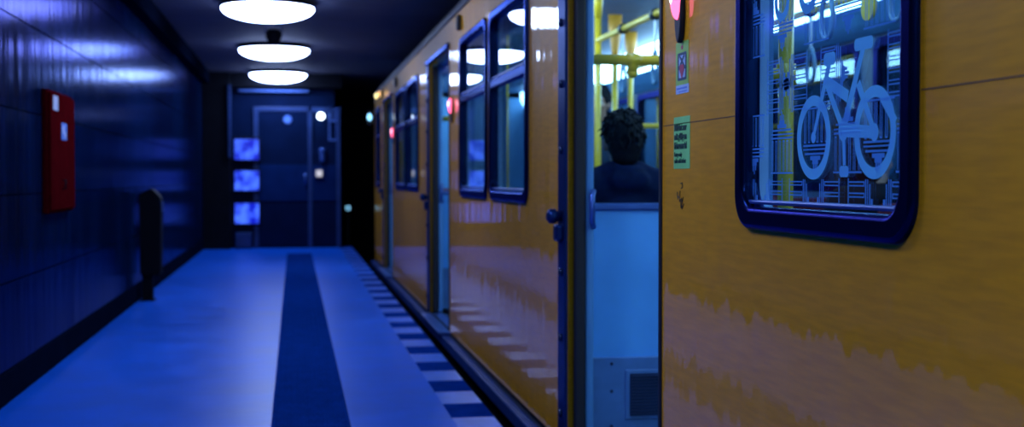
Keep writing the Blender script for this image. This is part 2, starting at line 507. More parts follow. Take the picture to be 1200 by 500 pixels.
# ------------------------------------------------------------------ left wall things
r = root('hose_cabinet', (WL, 7.56, .857), 'red metal fire hose cabinet with two pale labels on the dark wall', 'cabinet')
obj('housing', box(NB(), WL+.001, WL+.028, 7.17, 7.96, .857, 1.53, .006), M['red'], r)
dr = obj('door', box(NB(), WL+.028, WL+.045, 7.19, 7.94, .875, 1.512, .004), M['red'], r)
bm = NB(); tube(bm, [(WL+.045, 7.52, .99), (WL+.062, 7.52, .99), (WL+.062, 7.52, 1.04), (WL+.045, 7.52, 1.04)], .006, 8)
obj('latch', bm, M['black'], dr, smooth=True)
obj('label_plate', box(NB(), WL+.045, WL+.047, 7.255, 7.40, 1.42, 1.50), M['label'], dr, label='tall pale label near the top edge')
bm = NB(); box(bm, WL+.045, WL+.047, 7.50, 7.66, 1.265, 1.36)
q = obj('label_plate', bm, M['labelblue'], dr, label='square blue label with a pale mark')
obj('pale_mark', box(NB(), WL+.047, WL+.0485, 7.53, 7.58, 1.30, 1.345), M['label'], q)
obj('pale_mark', box(NB(), WL+.047, WL+.0485, 7.595, 7.63, 1.28, 1.31), M['label'], q)

r = root('litter_bin', (-1.215, 11.35, 0), 'slim black litter bin with a peaked top against the tiled wall', 'bin')
bm = NB()
prof = [(-1.30, .22), (-1.13, .22), (-1.125, .88), (-1.20, .965), (-1.305, .92)]
vs = []
for y in (11.26, 11.46): vs.append([bm.verts.new((x, y, z)) for x, z in prof])
n = len(prof)
bm.faces.new(vs[0]); bm.faces.new(vs[1])
for k in range(n): bm.faces.new((vs[0][k], vs[0][(k+1) % n], vs[1][(k+1) % n], vs[1][k]))
bmesh.ops.bevel(bm, geom=bm.edges[:], offset=.01, segments=2, affect='EDGES')
obj('bin_body', bm, M['black'], r)
obj('post', box(NB(), -1.29, -1.20, 11.32, 11.40, .0, .23, .006), M['black'], r)
obj('foot_plate', box(NB(), -1.305, -1.185, 11.29, 11.43, 0, .012, .003), M['black'], r)
bm = NB(); box(bm, -1.128, -1.118, 11.29, 11.43, .76, .85, .006)
obj('flap', bm, M['rail'], r)

# ------------------------------------------------------------------ the train car
T0, T1, ZT, ZB = -4.6, 17.0, 2.14, -.005
train = root('train_car', (2.15, 6.2, -1.1), 'yellow underground train car standing open at the platform', 'train')
DOORS = [(-1.56, -.28), (3.59, 4.87), (8.74, 10.02), (13.89, 15.17)]
DZ = 1.93
WINS = [(5.72, 6.86), (6.965, 8.13), (10.90, 12.06), (12.165, 13.40), (.28, 1.20), (-3.4, -2.3), (15.75, 16.6)]
BIKE = (2.035, 2.928)
WZ0, WZ1 = .932, 1.94

def body_outline(zt):
    pts = [(T0, ZB)]
    for a, b in DOORS:
        pts += [(a, ZB), (a, DZ), (b, DZ), (b, ZB)]
    pts += [(T1, ZB), (T1, zt), (T0, zt)]
    return pts
holes = [rrect(a+.03, b-.03, WZ0+.03, WZ1-.03, .07) for a, b in WINS + [BIKE]]
plate('side_panel', [body_outline(ZT)] + holes, TX, .02, M['yellow'], train)
holes2 = [rrect(a-.012, b+.012, WZ0-.012, WZ1+.012, .08) for a, b in WINS + [BIKE]]
plate('inner_lining', [body_outline(2.10)] + holes2, TX+.068, .02, M['lining'], train)
# window reveals between skin and lining + frames + panes
def window(a, b, divider=True):
    fr = plate('window', [rrect(a, b, WZ0, WZ1, .085, 10), rrect(a+.052, b-.052, WZ0+.052, WZ1-.052, .055, 10)], TX-.016, .05, M['frame'], train, bevel=.012)
    if divider:
        plate('transom', [rrect(a+.045, b-.045, 1.525, 1.575, .008, 3)], TX-.012, .036, M['frame'], fr, bevel=.008)
    for z in ((WZ0+.058, WZ0+.068),) + (((1.575, 1.588),) if divider else ()):
        obj('glazing_bead', box(NB(), TX-.004, TX+.008, a+.06, b-.06, z[0], z[1], .004), M['alu'], fr)
    plate('reveal', [rrect(a+.02, b-.02, WZ0+.02, WZ1-.02, .075, 10), rrect(a+.040, b-.040, WZ0+.040, WZ1-.040, .060, 10)], TX+.021, .036, M['screenpanel'], fr)
    plate('pane', [rrect(a+.048, b-.048, WZ0+.048, WZ1-.048, .06, 8)], TX+.012, .005, M['pane'], fr)
    return fr
for a, b in WINS: window(a, b)
bw = window(*BIKE)

# pictograms on the bicycle-bay window
def bar2(p, q, w, w2=None):
    p, q = Vector(p), Vector(q); d = (q-p).normalized(); nrm = Vector((-d.y, d.x))
    w2 = w if w2 is None else w2
    return [tuple(p+nrm*w/2), tuple(q+nrm*w2/2), tuple(q-nrm*w2/2), tuple(p-nrm*w/2)]
XF = TX + .0100
def inside(p, lp):
    c = False; j = len(lp)-1
    for i in range(len(lp)):
        a, b = lp[i], lp[j]
        if (a[1] > p[1]) != (b[1] > p[1]) and p[0] < (b[0]-a[0])*(p[1]-a[1])/(b[1]-a[1]) + a[0]: c = not c
        j = i
    return c
def union_sheet(shapes, x, th):
    """overlapping flat shapes merged into one thin sheet"""
    from mathutils.geometry import delaunay_2d_cdt
    V, E = [], []
    bbs = []
    for sh in shapes:
        xs = [p[0] for lp in sh for p in lp]; ys = [p[1] for lp in sh for p in lp]
        bbs.append((min(xs), max(xs), min(ys), max(ys)))
        for lp in sh:
            n0 = len(V); V += [Vector(p) for p in lp]
            E += [(n0+i, n0+(i+1) % len(lp)) for i in range(len(lp))]
    vo, eo, fo, *_ = delaunay_2d_cdt(V, E, [], 0, 1e-6)
    bm = NB(); bv = [bm.verts.new((x, v.x, v.y)) for v in vo]
    for f in fo:
        c = [sum(vo[i][k] for i in f)/len(f) for k in (0, 1)]
        for sh, bb in zip(shapes, bbs):
            if bb[0] <= c[0] <= bb[1] and bb[2] <= c[1] <= bb[3] and sum(inside(c, lp) for lp in sh) % 2:
                bm.faces.new([bv[i] for i in f]); break
    bmesh.ops.delete(bm, geom=[v for v in bm.verts if not v.link_faces], context='VERTS')
    g = bmesh.ops.extrude_face_region(bm, geom=bm.faces[:]) if th else dict(geom=[])
    if th: bmesh.ops.translate(bm, verts=[e for e in g['geom'] if isinstance(e, bmesh.types.BMVert)], vec=(th, 0, 0))
    return bm
def film_part(name, shapes, m, parent, x=XF, th=.0015):
    return obj(name, union_sheet([s if isinstance(s[0], list) else [s] for s in shapes], x, th), m, parent)
FH, RH, BB, ST = (2.512, 1.134), (2.229, 1.135), (2.366, 1.144), (2.272, 1.306)
shapes = [[circ(*FH, .087, 56), circ(*FH, .065, 56)], [circ(*RH, .087, 56), circ(*RH, .065, 56)],
          bar2((2.432, 1.285), FH, .020, .012),                       # steerer and fork
          bar2((2.452, 1.247), (2.345, 1.208), .024),                 # top tube
          bar2((2.452, 1.247), BB, .018),                             # down tube
          bar2((2.278, 1.298), BB, .017, .024),                       # seat tube
          bar2((2.300, 1.232), RH, .020, .016),                       # seat stay
          bar2(BB, RH, .028, .022),                                   # chain stay
          rrect(2.405, 2.462, 1.276, 1.302, .010), rrect(2.237, 2.318, 1.292, 1.316, .009),
          [circ(*BB, .022, 28), circ(*BB, .011, 20)], circ(*RH, .017, 24), circ(*FH, .012, 20),
          bar2(BB, (2.360, 1.075), .013), rrect(2.340, 2.382, 1.052, 1.074, .008),
          bar2((2.20, 1.20), (2.145, 1.15), .02)]
film_part('bicycle_sticker', shapes, M['film'], bw, th=0)
c1, c2 = (2.690, 1.439), (2.545, 1.443)
shapes = [[circ(*c1, .044, 40), circ(*c1, .026, 40)], [circ(*c2, .050, 40), circ(*c2, .029, 40)],
          bar2((2.672, 1.475), (2.53, 1.66), .018), bar2((2.560, 1.484), (2.66, 1.64), .018), bar2((2.50, 1.655), (2.43, 1.74), .016),
          [(2.76, 1.80), (2.54, 1.80), (2.54, 1.63), (2.70, 1.63), (2.75, 1.70)]]
film_part('pushchair_sticker', shapes, M['film'], bw, th=0)

def gate(cy, cz, s, rot, flip=1):
    """a column-gate silhouette drawn with thin strokes: steps, six columns, attic, team of horses"""
    L = []
    def R(a0, a1, b0, b1): L.append([(a0, b0), (a1, b0), (a1, b1), (a0, b1)])
    t = .024
    for k in range(6):
        x = -.5 + .2*k
        R(x-.045, x-.045+t, 0, .62); R(x+.045-t, x+.045, 0, .62); R(x-.045, x+.045, .60, .63)
    R(-.60, .60, -.05, -.015); R(-.58, .58, .66, .70); R(-.58, .58, .74, .77); R(-.50, .50, .82, .86)
    R(-.24, .24, .88, .96); R(-.14, .14, .96, 1.04); R(-.10, -.04, 1.04, 1.16); R(-.02, .03, 1.04, 1.22); R(.05, .11, 1.04, 1.14)
    out = []
    c, sn = math.cos(rot), math.sin(rot)
    for lp in L:
        out.append([(cy + s*(c*a*flip - sn*b), cz + s*(sn*a*flip + c*b)) for a, b in lp])
    return out
def clip(lp):
    """keep what lies on the visible glass"""
    for ax, lim, sg in ((0, BIKE[0]+.056, 1), (0, BIKE[1]-.056, -1), (1, WZ0+.062, 1), (1, WZ1-.056, -1)):
        out = []
        for i in range(len(lp)):
            p, q = lp[i-1], lp[i]
            dp, dq = (p[ax]-lim)*sg, (q[ax]-lim)*sg
            if (dp < 0) != (dq < 0):
                t = dp/(dp-dq); out.append((p[0]+(q[0]-p[0])*t, p[1]+(q[1]-p[1])*t))
            if dq >= 0: out.append(q)
        lp = out
        if len(lp) < 3: return None
    return lp
def put_gate(*a):
    g = [lp for lp in map(clip, gate(*a)) if lp]
    if len(g) > 7: film_part('gate_print', g, M['print_'], bw, x=TX+.0112, th=0)
GS = .108
for row, z in enumerate((.985, 1.255, 1.525, 1.795)):
    sh_ = -.165 if row % 2 else 0
    for k in range(4):
        put_gate(2.94 + sh_ - .30*k, z, GS, PI/2)          # gates lying on their sides, in facing pairs
        if row == 0: put_gate(2.99 - .30*k, z, GS, -PI/2)
        elif k % 2: put_gate(3.02 + sh_ - .30*k, z, GS, -PI/2)
for row, z in enumerate((1.065, 1.335, 1.605)):
    for k, cy in enumerate((2.86, 2.69, 2.505, 2.35, 2.215, 2.08)):
        if (k + row) % 2: put_gate(cy, z, GS, 0)
        else: put_gate(cy, z+.126, GS, PI)

# doors
def doorway(a, b):
    # outer strip with bolts at the far jamb, thin rubbers
    st = obj('jamb_strip', box(NB(), TX-.012, TX+.004, b+.008, b+.145, -.0, DZ+.05, .004), M['strip'], train)
    for z in (.12, .42, .68, 1.16, 1.42, 1.66, 1.84):
        bm = NB(); lathe(bm, [(0, 0), (.016, 0), (.015, .007), (.008, .012), (0, .012)], (TX-.012, b+.075, z), (-1, 0, 0), 16)
        obj('bolt', bm, M['bolt'], st, smooth=True)
    bm = NB(); lathe(bm, [(0, 0), (.022, 0), (.022, .02), (.030, .028), (.028, .05), (.015, .06), (0, .06)], (TX-.012, b+.07, .90), (-1, 0, 0), 24)
    obj('lock_knob', bm, M['strip'], st, smooth=True)
    obj('lock_case', box(NB(), TX-.04, TX-.008, b+.03, b+.11, .80, .87, .012), M['strip'], st)
    obj('header_gutter', box(NB(), TX-.022, TX+.004, a-.03, b+.15, DZ+.005, DZ+.045, .008), M['frame'], train)
    obj('edge_rubber', box(NB(), TX-.006, TX+.066, a-.012, a+.012, 0, DZ, .004), M['rubber'], train)
    # pocketed leaves
    for (y0, y1, e0, e1) in ((b+.004, b+.62, b-.028, b+.006), (a-.62, a-.012, a-.012, a+.012)):
        lf = obj('door_leaf', box(NB(), TX+.026, TX+.060, y0, y1, .005, DZ-.01, .004), M['yellow'], train)
        if y0 > a: obj('seal', box(NB(), TX+.022, TX+.064, e0, e1, .005, DZ-.01, .008), M['rubber'], lf)
    bm = NB(); tube(bm, [(TX+.095, b-.02, .86), (TX+.085, b-.045, .88), (TX+.085, b-.045, .98), (TX+.095, b-.02, 1.0)], .012, 10)
    obj('grab_handle', bm, M['alu'], train, smooth=True)
    obj('inner_pillar', box(NB(), TX+.068, TX+.10, b-.01, b+.06, 0, 2.1, .008), M['lining'], train)
    obj('door_sill', box(NB(), TX-.075, TX+.10, a, b, -.03, -.008, .004), M['alu'], train)
    # pink warning light
    y = a - .195
    bm = NB()
    prof = [(y + .030*math.cos(t), 1.505 + .085*math.sin(t)) for t in [2*PI*k/32 for k in range(32)]]
    lt = plate('warning_light', [[(p, q if q > 1.46 else q) for p, q in prof]], TX-.014, .016, M['rubber'], train, bevel=.005)
    obj('lens', ball(NB(), (TX-.014, y, 1.535), (.018, .026, .052), 3), M['pink'], lt, smooth=True)
    obj('bulb', ball(NB(), (TX-.027, y+.002, 1.545), (.008, .012, .024), 2), M['pinkcore'], lt, smooth=True)
    # marker lamp housing high beside the door
    mk = obj('marker_lamp', box(NB(), TX-.03, TX+.002, a-.66, a-.60, 1.99, 2.085, .012), M['rubber'], train)
    # partition screens on both sides of the doorway
    yp = b + .10
    pw = TX+.09
    pt = obj('partition', box(NB(), pw, 1.66, yp, yp+.03, .33, .925, .004), M['partition'], train)
    obj('top_rail', box(NB(), pw, 1.665, yp-.012, yp+.04, .92, .950, .008), M['alu'], pt)
    obj('plinth', box(NB(), pw, 1.66, yp-.02, yp+.04, .01, .335, .004), M['plinth'], pt)
    gr = obj('heater_grille', box(NB(), 1.30, 1.60, yp-.027, yp-.015, .085, .285, .004), M['plinth'], pt)
    obj('grille_slats', slats(1.318, 1.585, yp-.036, .10, .27), M['grille'], gr)
    for z in (.06, .20, .31): obj('screw', ball(NB(), (1.245, yp-.021, z), (.007, .004, .007), 2), M['bolt'], pt)
    obj('glass', box(NB(), pw+.005, 1.64, yp+.008, yp+.016, .95, 1.50), M['clear'], pt)
    bm = NB(); tube(bm, [(pw, yp+.012, 1.522), (1.68, yp+.012, 1.522)], .021, 14)
    obj('hand_rail', bm, M['pole'], pt, smooth=True)
    bm = NB(); tube(bm, [(1.335, yp+.012, 1.535), (1.335, yp+.012, 1.475)], [.018, .022], 12); ball(bm, (1.335, yp+.012, 1.470), .022, 2); tube(bm, [(1.31, yp+.012, 1.522), (1.36, yp+.012, 1.522)], .026, 14)
    obj('rail_bracket', bm, M['pole'], pt, smooth=True)
    bm = NB(); tube(bm, [(1.675, yp+.012, 0), (1.675, yp+.012, 2.19)], .02, 14)
    obj('end_post', bm, M['pole'], pt, smooth=True)
    # near side: full-height pale panel with a pole on its edge
    yq = a - .09
    pn = obj('draught_screen', box(NB(), pw, 1.325, yq-.03, yq, .01, 2.1, .004), M['screenpanel'], train)
    bm = NB(); tube(bm, [(1.385, yq-.02, 0), (1.385, yq-.02, 2.19)], .022, 16)
    pl = obj('grab_pole', bm, M['pole'], train, smooth=True)
    bm = NB(); tube(bm, [(1.385, yq-.02, 1.31), (1.385, yq-.02, 1.375)], .028, 16); tube(bm, [(1.30, yq-.02, 1.345), (1.385, yq-.02, 1.345)], .018, 12)
    obj('joint', bm, M['pole'], pl, smooth=True)

def slats(x0, x1, y, z0, z1):
    bm = NB()
    box(bm, x0, x1, y+.006, y+.012, z0, z1)
    k = z0 + .006
    while k < z1 - .004:
        box(bm, x0+.004, x1-.004, y-.001, y+.008, k, k+.006); k += .0125
    return bm
for a, b in DOORS: doorway(a, b)

# shell: roof, floor, far side, ends, ceiling
prof = [(TX, ZT), (TX+.02, ZT+.06), (TX+.10, ZT+.15), (TX+.30, ZT+.24), (TX+.70, ZT+.30), (TX+1.1, ZT+.31), (TX+1.5, ZT+.30), (TX+1.9, ZT+.24), (TX+2.1, ZT+.15), (TX+2.18, ZT+.06), (TX+2.2, ZT)]
bm = NB()
lo = [[bm.verts.new((x, y, z)) for x, z in prof] for y in (T0, T1)]
li = [[bm.verts.new((x + (.02 if x < 2.15 else -.02), y, z-.03)) for x, z in prof] for y in (T0, T1)]
n = len(prof)
for k in range(n-1):
    bm.faces.new((lo[0][k], lo[0][k+1], lo[1][k+1], lo[1][k])); bm.faces.new((li[0][k], li[1][k], li[1][k+1], li[0][k+1]))
for e in (0, 1):
    for k in range(n-1): bm.faces.new((lo[e][k], li[e][k], li[e][k+1], lo[e][k+1]))
for k in (0, n-1): bm.faces.new((lo[0][k], lo[1][k], li[1][k], li[0][k]))
obj('roof', bm, M['roof'], train)
obj('rain_gutter', box(NB(), TX-.012, TX+.005, T0, T1, ZT-.02, ZT+.012, .005), M['roof'], train)
obj('car_floor', box(NB(), TX+.0, 3.25, T0, T1, -.12, -.03), M['carfloor'], train)
obj('underframe', box(NB(), TX+.08, 3.15, T0+.1, T1-.1, -.75, -.12, .03), M['rubber'], train)
bm = NB()
box(bm, TX-.052, TX-.002, T0, T1, -.10, -.035, .006)
obj('step_board', bm, M['step'], train)
obj('skirt', box(NB(), TX+.002, TX+.02, T0, T1, -.34, -.006), M['black'], train)
FX = 3.20
fh = [rrect(a, b, 1.0, 1.80, .06) for a, b in ((-3.2, -2.0), (.2, 1.3), (1.5, 2.9), (5.3, 6.7), (6.95, 8.3), (10.5, 11.7), (11.9, 13.3), (15.5, 16.6))] + \
     [rrect(a, b, .9, 1.85, .06) for a, b in ((3.65, 4.15), (4.3, 4.8), (8.8, 9.3), (9.45, 9.95), (13.95, 14.45), (14.6, 15.1))]
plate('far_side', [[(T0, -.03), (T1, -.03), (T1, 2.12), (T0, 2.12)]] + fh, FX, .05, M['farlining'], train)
for h in fh:
    ys = [p[0] for p in h]; zs = [p[1] for p in h]
    w = plate('far_window', [rrect(min(ys)-.03, max(ys)+.03, min(zs)-.03, max(zs)+.03, .07), rrect(min(ys)+.02, max(ys)-.02, min(zs)+.02, max(zs)-.02, .05)], FX-.012, .03, M['frame'], train)
    plate('pane', [rrect(min(ys)+.01, max(ys)-.01, min(zs)+.01, max(zs)-.01, .05)], FX+.02, .005, M['pane'], w)
for y0, y1 in ((T0, T0+.05), (T1-.05, T1)):
    obj('end_wall', box(NB(), TX+.02, FX+.04, y0, y1, -.03, 2.12), M['lining'], train)
obj('car_ceiling', box(NB(), TX+.09, FX, T0+.05, T1-.05, 2.19, 2.21), M['carceil'], train)
# cornices with light covers
def cornice(xa, sgn, name):
    bm = NB()
    pf = [(xa, 1.86), (xa+sgn*.03, 1.845), (xa+sgn*.10, 1.90), (xa+sgn*.155, 1.965), (xa+sgn*.165, 1.985), (xa+sgn*.13, 1.99), (xa, 1.99)]
    r_ = [[bm.verts.new((x, y, z)) for x, z in pf] for y in (T0+.05, T1-.05)]
    for k in range(len(pf)):
        j = (k+1) % len(pf); bm.faces.new((r_[0][k], r_[0][j], r_[1][j], r_[1][k]))
    bm.faces.new(r_[0]); bm.faces.new(r_[1])
    c = obj('cornice', bm, M['lining'], train)
    y = T0+.2; 
    while y < T1-.4:
        bm = NB()
        pf2 = [(xa+sgn*.135, 1.992), (xa+sgn*.16, 1.992), (xa+sgn*.21, 2.08), (xa+sgn*.22, 2.185), (xa+sgn*.16, 2.185)]
        y1 = min(y+1.62, T1-.1)
        r_ = [[bm.verts.new((x, yy, z)) for x, z in pf2] for yy in (y, y1)]
        for k in range(len(pf2)):
            j = (k+1) % len(pf2); bm.faces.new((r_[0][k], r_[0][j], r_[1][j], r_[1][k]))
        bm.faces.new(r_[0]); bm.faces.new(r_[1])
        obj('tube_cover', bm, M['carlamp'], c)
        y += 1.66
cornice(FX, -1, 'far'); cornice(TX+.09, 1, 'near')

# poles, rails and straps
def pole(x, y, top=2.19, sleeve=False, r=.021):
    bm = NB(); tube(bm, [(x, y, -.03), (x, y, top)], r, 16)
    p = obj('grab_pole', bm, M['pole'], train, smooth=True)
    if sleeve:
        bm = NB(); tube(bm, [(x, y, top-.34), (x, y, top-.24), (x, y, top-.10), (x, y, top)], [r*1.02, r*1.3, r*2.2, r*2.4], 18)
        obj('sleeve', bm, M['orange'], p, smooth=True)
    else:
        bm = NB(); tube(bm, [(x, y, top-.16), (x, y, top-.04), (x, y, top)], [r*1.02, r*1.5, r*1.9], 18)
        obj('sleeve', bm, M['pole'], p, smooth=True)
for x, y, s in ((1.85, 7.72, False), (2.22, 8.75, True), (2.60, 9.75, True), (1.85, 1.35, False), (1.85, 13.0, False), (2.5, 13.6, True)):
    pole(x, y, sleeve=s)
bm = NB(); tube(bm, [(1.85, 1.35, 1.90), (1.85, 7.72, 1.90)], .019, 14)
rl = obj('ceiling_rail', bm, M['pole'], train, smooth=True)
bm = NB(); tube(bm, [(1.85, 8.3, 1.90), (1.85, 13.0, 1.90)], .019, 14)
obj('ceiling_rail', bm, M['pole'], train, smooth=True)
bm = NB(); tube(bm, [(2.60, 1.0, 1.90), (2.60, 9.75, 1.90)], .019, 14)
obj('ceiling_rail', bm, M['pole'], train, smooth=True)

def strap(x, y, m='strap'):
    bm = NB(); tube(bm, [(x, y-.022, 1.90), (x, y+.022, 1.90)], .031, 16)
    c = obj('hanging_strap', bm, M['clamp'], train, smooth=True)
    bm = NB(); box(bm, x-.004, x+.004, y-.014, y+.014, 1.70, 1.88, .003)
    obj('band', bm, M['label'] if m == 'strap' else M['redstrap'], c)
    bm = NB()
    pts = [(x, y + .048*math.sin(t)*(1-.25*math.cos(t)), 1.625 + .085*math.cos(t)) for t in [2*PI*k/28 for k in range(28)]]
    tube(bm, pts, .0095, 10, closed=True)
    obj('loop', bm, M[m], c, smooth=True)
for y in (6.45, 7.10): strap(1.85, y)
for y in (2.6, 3.74, 4.27, 5.6): strap(1.85, y)
for y in (9.0, 10.2, 11.3): strap(1.85, y, 'redstrap' if y == 9.0 else 'strap')
for y in (3.2, 5.0, 6.2, 7.4): strap(2.60, y)
# perforated bracket hanging from the roof near the bicycle bay
bm = NB()
me = sheet([rrect(3.86, 3.955, 1.56, 2.19, .045), circ(3.907, 1.66, .014, 16), circ(3.907, 1.74, .014, 16), circ(3.907, 1.82, .014, 16)], 1.83, .012)
o_ = finish('hanging_bracket', me, M['pole'], train); WORLD[o_.name] = Matrix.Identity(4)

# seats: transverse pairs and side benches
def seat(x0, x1, y, face, rail=False):
    """face=+1: sitter looks along +y"""
    f = face
    bm = NB(); box(bm, x0, x1, y-.02*0, y+f*.42, .40, .47, .03, 3)
    s = obj('seat', bm, M['seatred'], train)
    bm = NB()
    pf = [(0, .40), (-.045, .93), (-.075, .95), (-.10, .93), (-.06, .38)]
    r_ = [[bm.verts.new((x, y + f*a, z)) for a, z in pf] for x in (x0, x1)]
    for k in range(5):
        j = (k+1) % 5; bm.faces.new((r_[0][k], r_[0][j], r_[1][j], r_[1][k]))
    bm.faces.new(r_[0]); bm.faces.new(r_[1])
    bmesh.ops.bevel(bm, geom=bm.edges[:], offset=.012, segments=2, affect='EDGES')
    obj('backrest', bm, M['seatred'], s)
    obj('seat_base', box(NB(), x0+.03, x1-.03, min(y, y+f*.36), max(y, y+f*.36), -.03, .40, .01), M['seatshell'], s)
    if not rail: return
    bm = NB(); tube(bm, [(x0+.03, y-f*.07, .93), (x0+.03, y-f*.07, 1.02), (x1-.03, y-f*.07, 1.02), (x1-.03, y-f*.07, .93)], .014, 10)
    obj('seat_rail', bm, M['pole'], s, smooth=True)
for a, b in DOORS[1:3]:
    seat(1.17, 1.66, b+.235, 1, False)
    seat(1.17, 1.66, a+4.40 if a < 9 else a+4.4, -1)
    seat(2.42, 3.16, b+.235, 1)
    seat(2.42, 3.16, a+4.40, -1)
    seat(1.17, 1.66, b+1.65, -1); seat(1.17, 1.66, b+1.78, 1)
    seat(2.42, 3.16, b+1.65, -1); seat(2.42, 3.16, b+1.78, 1)
seat(2.42, 3.16, 2.55, -1); seat(2.42, 3.16, 2.68+.05, 1)
bm = NB()
tube(bm, [(1.98, 7.85, 1.38), (3.16, 7.85, 1.38)], .016, 12)
obj('cross_rail', bm, M['pole'], train, smooth=True)

# stickers on the skin beside the open doorway
XS = TX - .0008
g1 = plate('pictogram_sticker', [rrect(3.333, 3.448, 1.306, 1.424, .003, 3)], XS, .0016, M['green'], train, label='green sticker with framed pictogram')
film_part('sticker_footer', [rrect(3.330, 3.447, 1.282, 1.306, .002, 3)], M['inkpale'], g1, x=XS, th=.0015)
fr_ = [[rrect(3.350, 3.430, 1.318, 1.394, .006, 4), rrect(3.361, 3.419, 1.325, 1.387, .004, 4)]]
film_part('pictogram_frame', fr_, M['inkblue'], g1, x=XS-.0006, th=.001)
film_part('pictogram_ground', [rrect(3.361, 3.419, 1.325, 1.387, .004, 4)], M['inkpale'], g1, x=XS-.0003, th=.0008)
film_part('pictogram_cross', [bar2((3.412, 1.386), (3.366, 1.354), .007), bar2((3.368, 1.386), (3.414, 1.354), .007), rrect(3.351, 3.378, 1.348, 1.357, .002, 3), rrect(3.402, 3.429, 1.348, 1.357, .002, 3)], M['inkblue'], g1, x=XS-.0012, th=.001)
film_part('pictogram_heart', [circ(3.398, 1.350, .012, 18), circ(3.382, 1.350, .012, 18), [(3.409, 1.346), (3.390, 1.322), (3.371, 1.346)]], M['inkred'], g1, x=XS-.0014, th=.001)
film_part('pictogram_dot', [circ(3.390, 1.408, .009, 18, .006)], M['inkred'], g1, x=XS-.0006, th=.001)
film_part('footer_lines', [rrect(3.345, 3.438, 1.294, 1.299, .001, 2), rrect(3.345, 3.420, 1.286, 1.289, .001, 2)], M['labelblue'], g1, x=XS-.0006, th=.001)
g2 = plate('ticket_sticker', [rrect(3.318, 3.466, 1.076, 1.219, .003, 3)], XS, .0016, M['mint'], train, label='mint green ticket notice with dark lettering')
ms = []
for t, z, sz, bo, sx in (('Mitfahrt nur', 1.182, .0245, .0012, .92), ('mit gültigem', 1.157, .0245, .0012, .92), ('Fahrausweis!', 1.132, .0245, .0012, .90)):
    ms.append(text_mesh(t, sz, 3.458, z, XS-.0006, bo, sx))
for t, z, sz, sx in (('Entry only', 1.110, .017, 1.0), ('with valid ticket', 1.092, .017, .97)):
    ms.append(text_mesh(t, sz, 3.458, z, XS-.0006, .0002, sx))
obj('lettering', join_meshes(ms), M['ink'], g2)
bm = NB()
for st_ in ([(3.40, 1.035), (3.385, 1.037), (3.382, 1.025), (3.395, 1.022)], [(3.43, 1.012), (3.425, .99)], [(3.405, 1.015), (3.41, .985), (3.39, .995), (3.385, .965), (3.37, .98)],
            [(3.425, 1.0), (3.40, .99), (3.395, .968), (3.375, .998)]):
    tube(bm, [(TX-.0005, a, b) for a, b in st_], .0016, 6)
obj('scribble', bm, M['marker'], train)
for y0, y1 in ((2.94, 3.57), (1.22, 2.03)): obj('panel_seam', box(NB(), TX-.0008, TX+.002, y0, y1, 1.1985, 1.2012), M['seam'], train)
# lamps high on the side by the last doors
for y, z, m, lab in ((16.05, 2.075, 'yellowlamp', 'lit yellow side lamp'), (15.45, 2.06, 'amber', 'lit amber side lamp')):
    h = obj('side_lamp', box(NB(), TX-.03, TX+.002, y-.06, y+.06, z-.05, z+.05, .012), M['rubber'], train, label=lab)
    obj('lens', ball(NB(), (TX-.03, y, z), (.025, .04, .036), 3), M[m], h, smooth=True)
h = obj('side_mirror', box(NB(), TX-.10, TX-.06, 16.70, 16.76, 1.74, 1.92, .012), M['rubber'], train)
bm = NB(); tube(bm, [(TX-.08, 16.73, 1.83), (TX, 16.75, 1.83)], .01, 8)
obj('mirror_arm', bm, M['rubber'], h)
obj('lens', ball(NB(), (TX-.085, 16.69, 1.84), (.028, .012, .045), 3), M['bluelamp'], h, smooth=True)  # blue reflection in the mirror, added as a glowing blob, no lamp

# ------------------------------------------------------------------ passengers
def remeshed(bm, vox, smooth=4):
    me = bpy.data.meshes.new('tmp'); bm.to_mesh(me); bm.free()
    o = link(bpy.data.objects.new('tmp', me))
    m = o.modifiers.new('r', 'REMESH'); m.mode = 'VOXEL'; m.voxel_size = vox
    m = o.modifiers.new('s', 'SMOOTH'); m.factor = .5; m.iterations = smooth
    dg = bpy.context.evaluated_depsgraph_get()
    me2 = bpy.data.meshes.new_from_object(o.evaluated_get(dg), depsgraph=dg)
    bpy.data.objects.remove(o); bpy.data.meshes.remove(me)
    me2.materials.clear()
    return me2

def cap(bm, a, b, r0, r1, n=14):
    a, b = Vector(a), Vector(b)
    pts, rs = [], []
    L = (b-a).length; d = (b-a)/L
    for k in range(5):
        t = PI/2*k/4; pts.append(a - d*r0*math.cos(t)); rs.append(max(r0*math.sin(t), 1e-4))
    for k in range(5):
        t = PI/2*k/4; pts.append(b + d*r1*math.sin(t)); rs.append(max(r1*math.cos(t), 1e-4))
    tube(bm, pts, rs, n)

def hand(bm, w, fwd, up, side):
    """palm + five bent fingers; w wrist, fwd finger direction, up back of the hand, side towards the thumb"""
    w, fwd, up, side = Vector(w), Vector(fwd).normalized(), Vector(up).normalized(), Vector(side).normalized()
    pc = w + fwd*.05
    for s in (-.027, -.009, .009, .027): cap(bm, w + side*s*.7, w + fwd*.085 + side*s, .014, .011, 8)
    for s, l in ((-.030, .060), (-.010, .074), (.010, .080), (.030, .070)):
        p0 = w + fwd*.085 + side*s
        p1 = p0 + fwd*l*.5 - up*.006; p2 = p1 + fwd*l*.28 - up*.014; p3 = p2 + fwd*l*.2 - up*.016
        cap(bm, p0, p1, .0095, .009, 8); cap(bm, p1, p2, .009, .008, 8); cap(bm, p2, p3, .008, .007, 8)
    t0 = w + fwd*.025 + side*.026; t1 = t0 + side*.026 + fwd*.030 - up*.006; t2 = t1 + fwd*.030 + side*.004 - up*.008
    cap(bm, t0, t1, .013, .011, 8); cap(bm, t1, t2, .0105, .0085, 8)

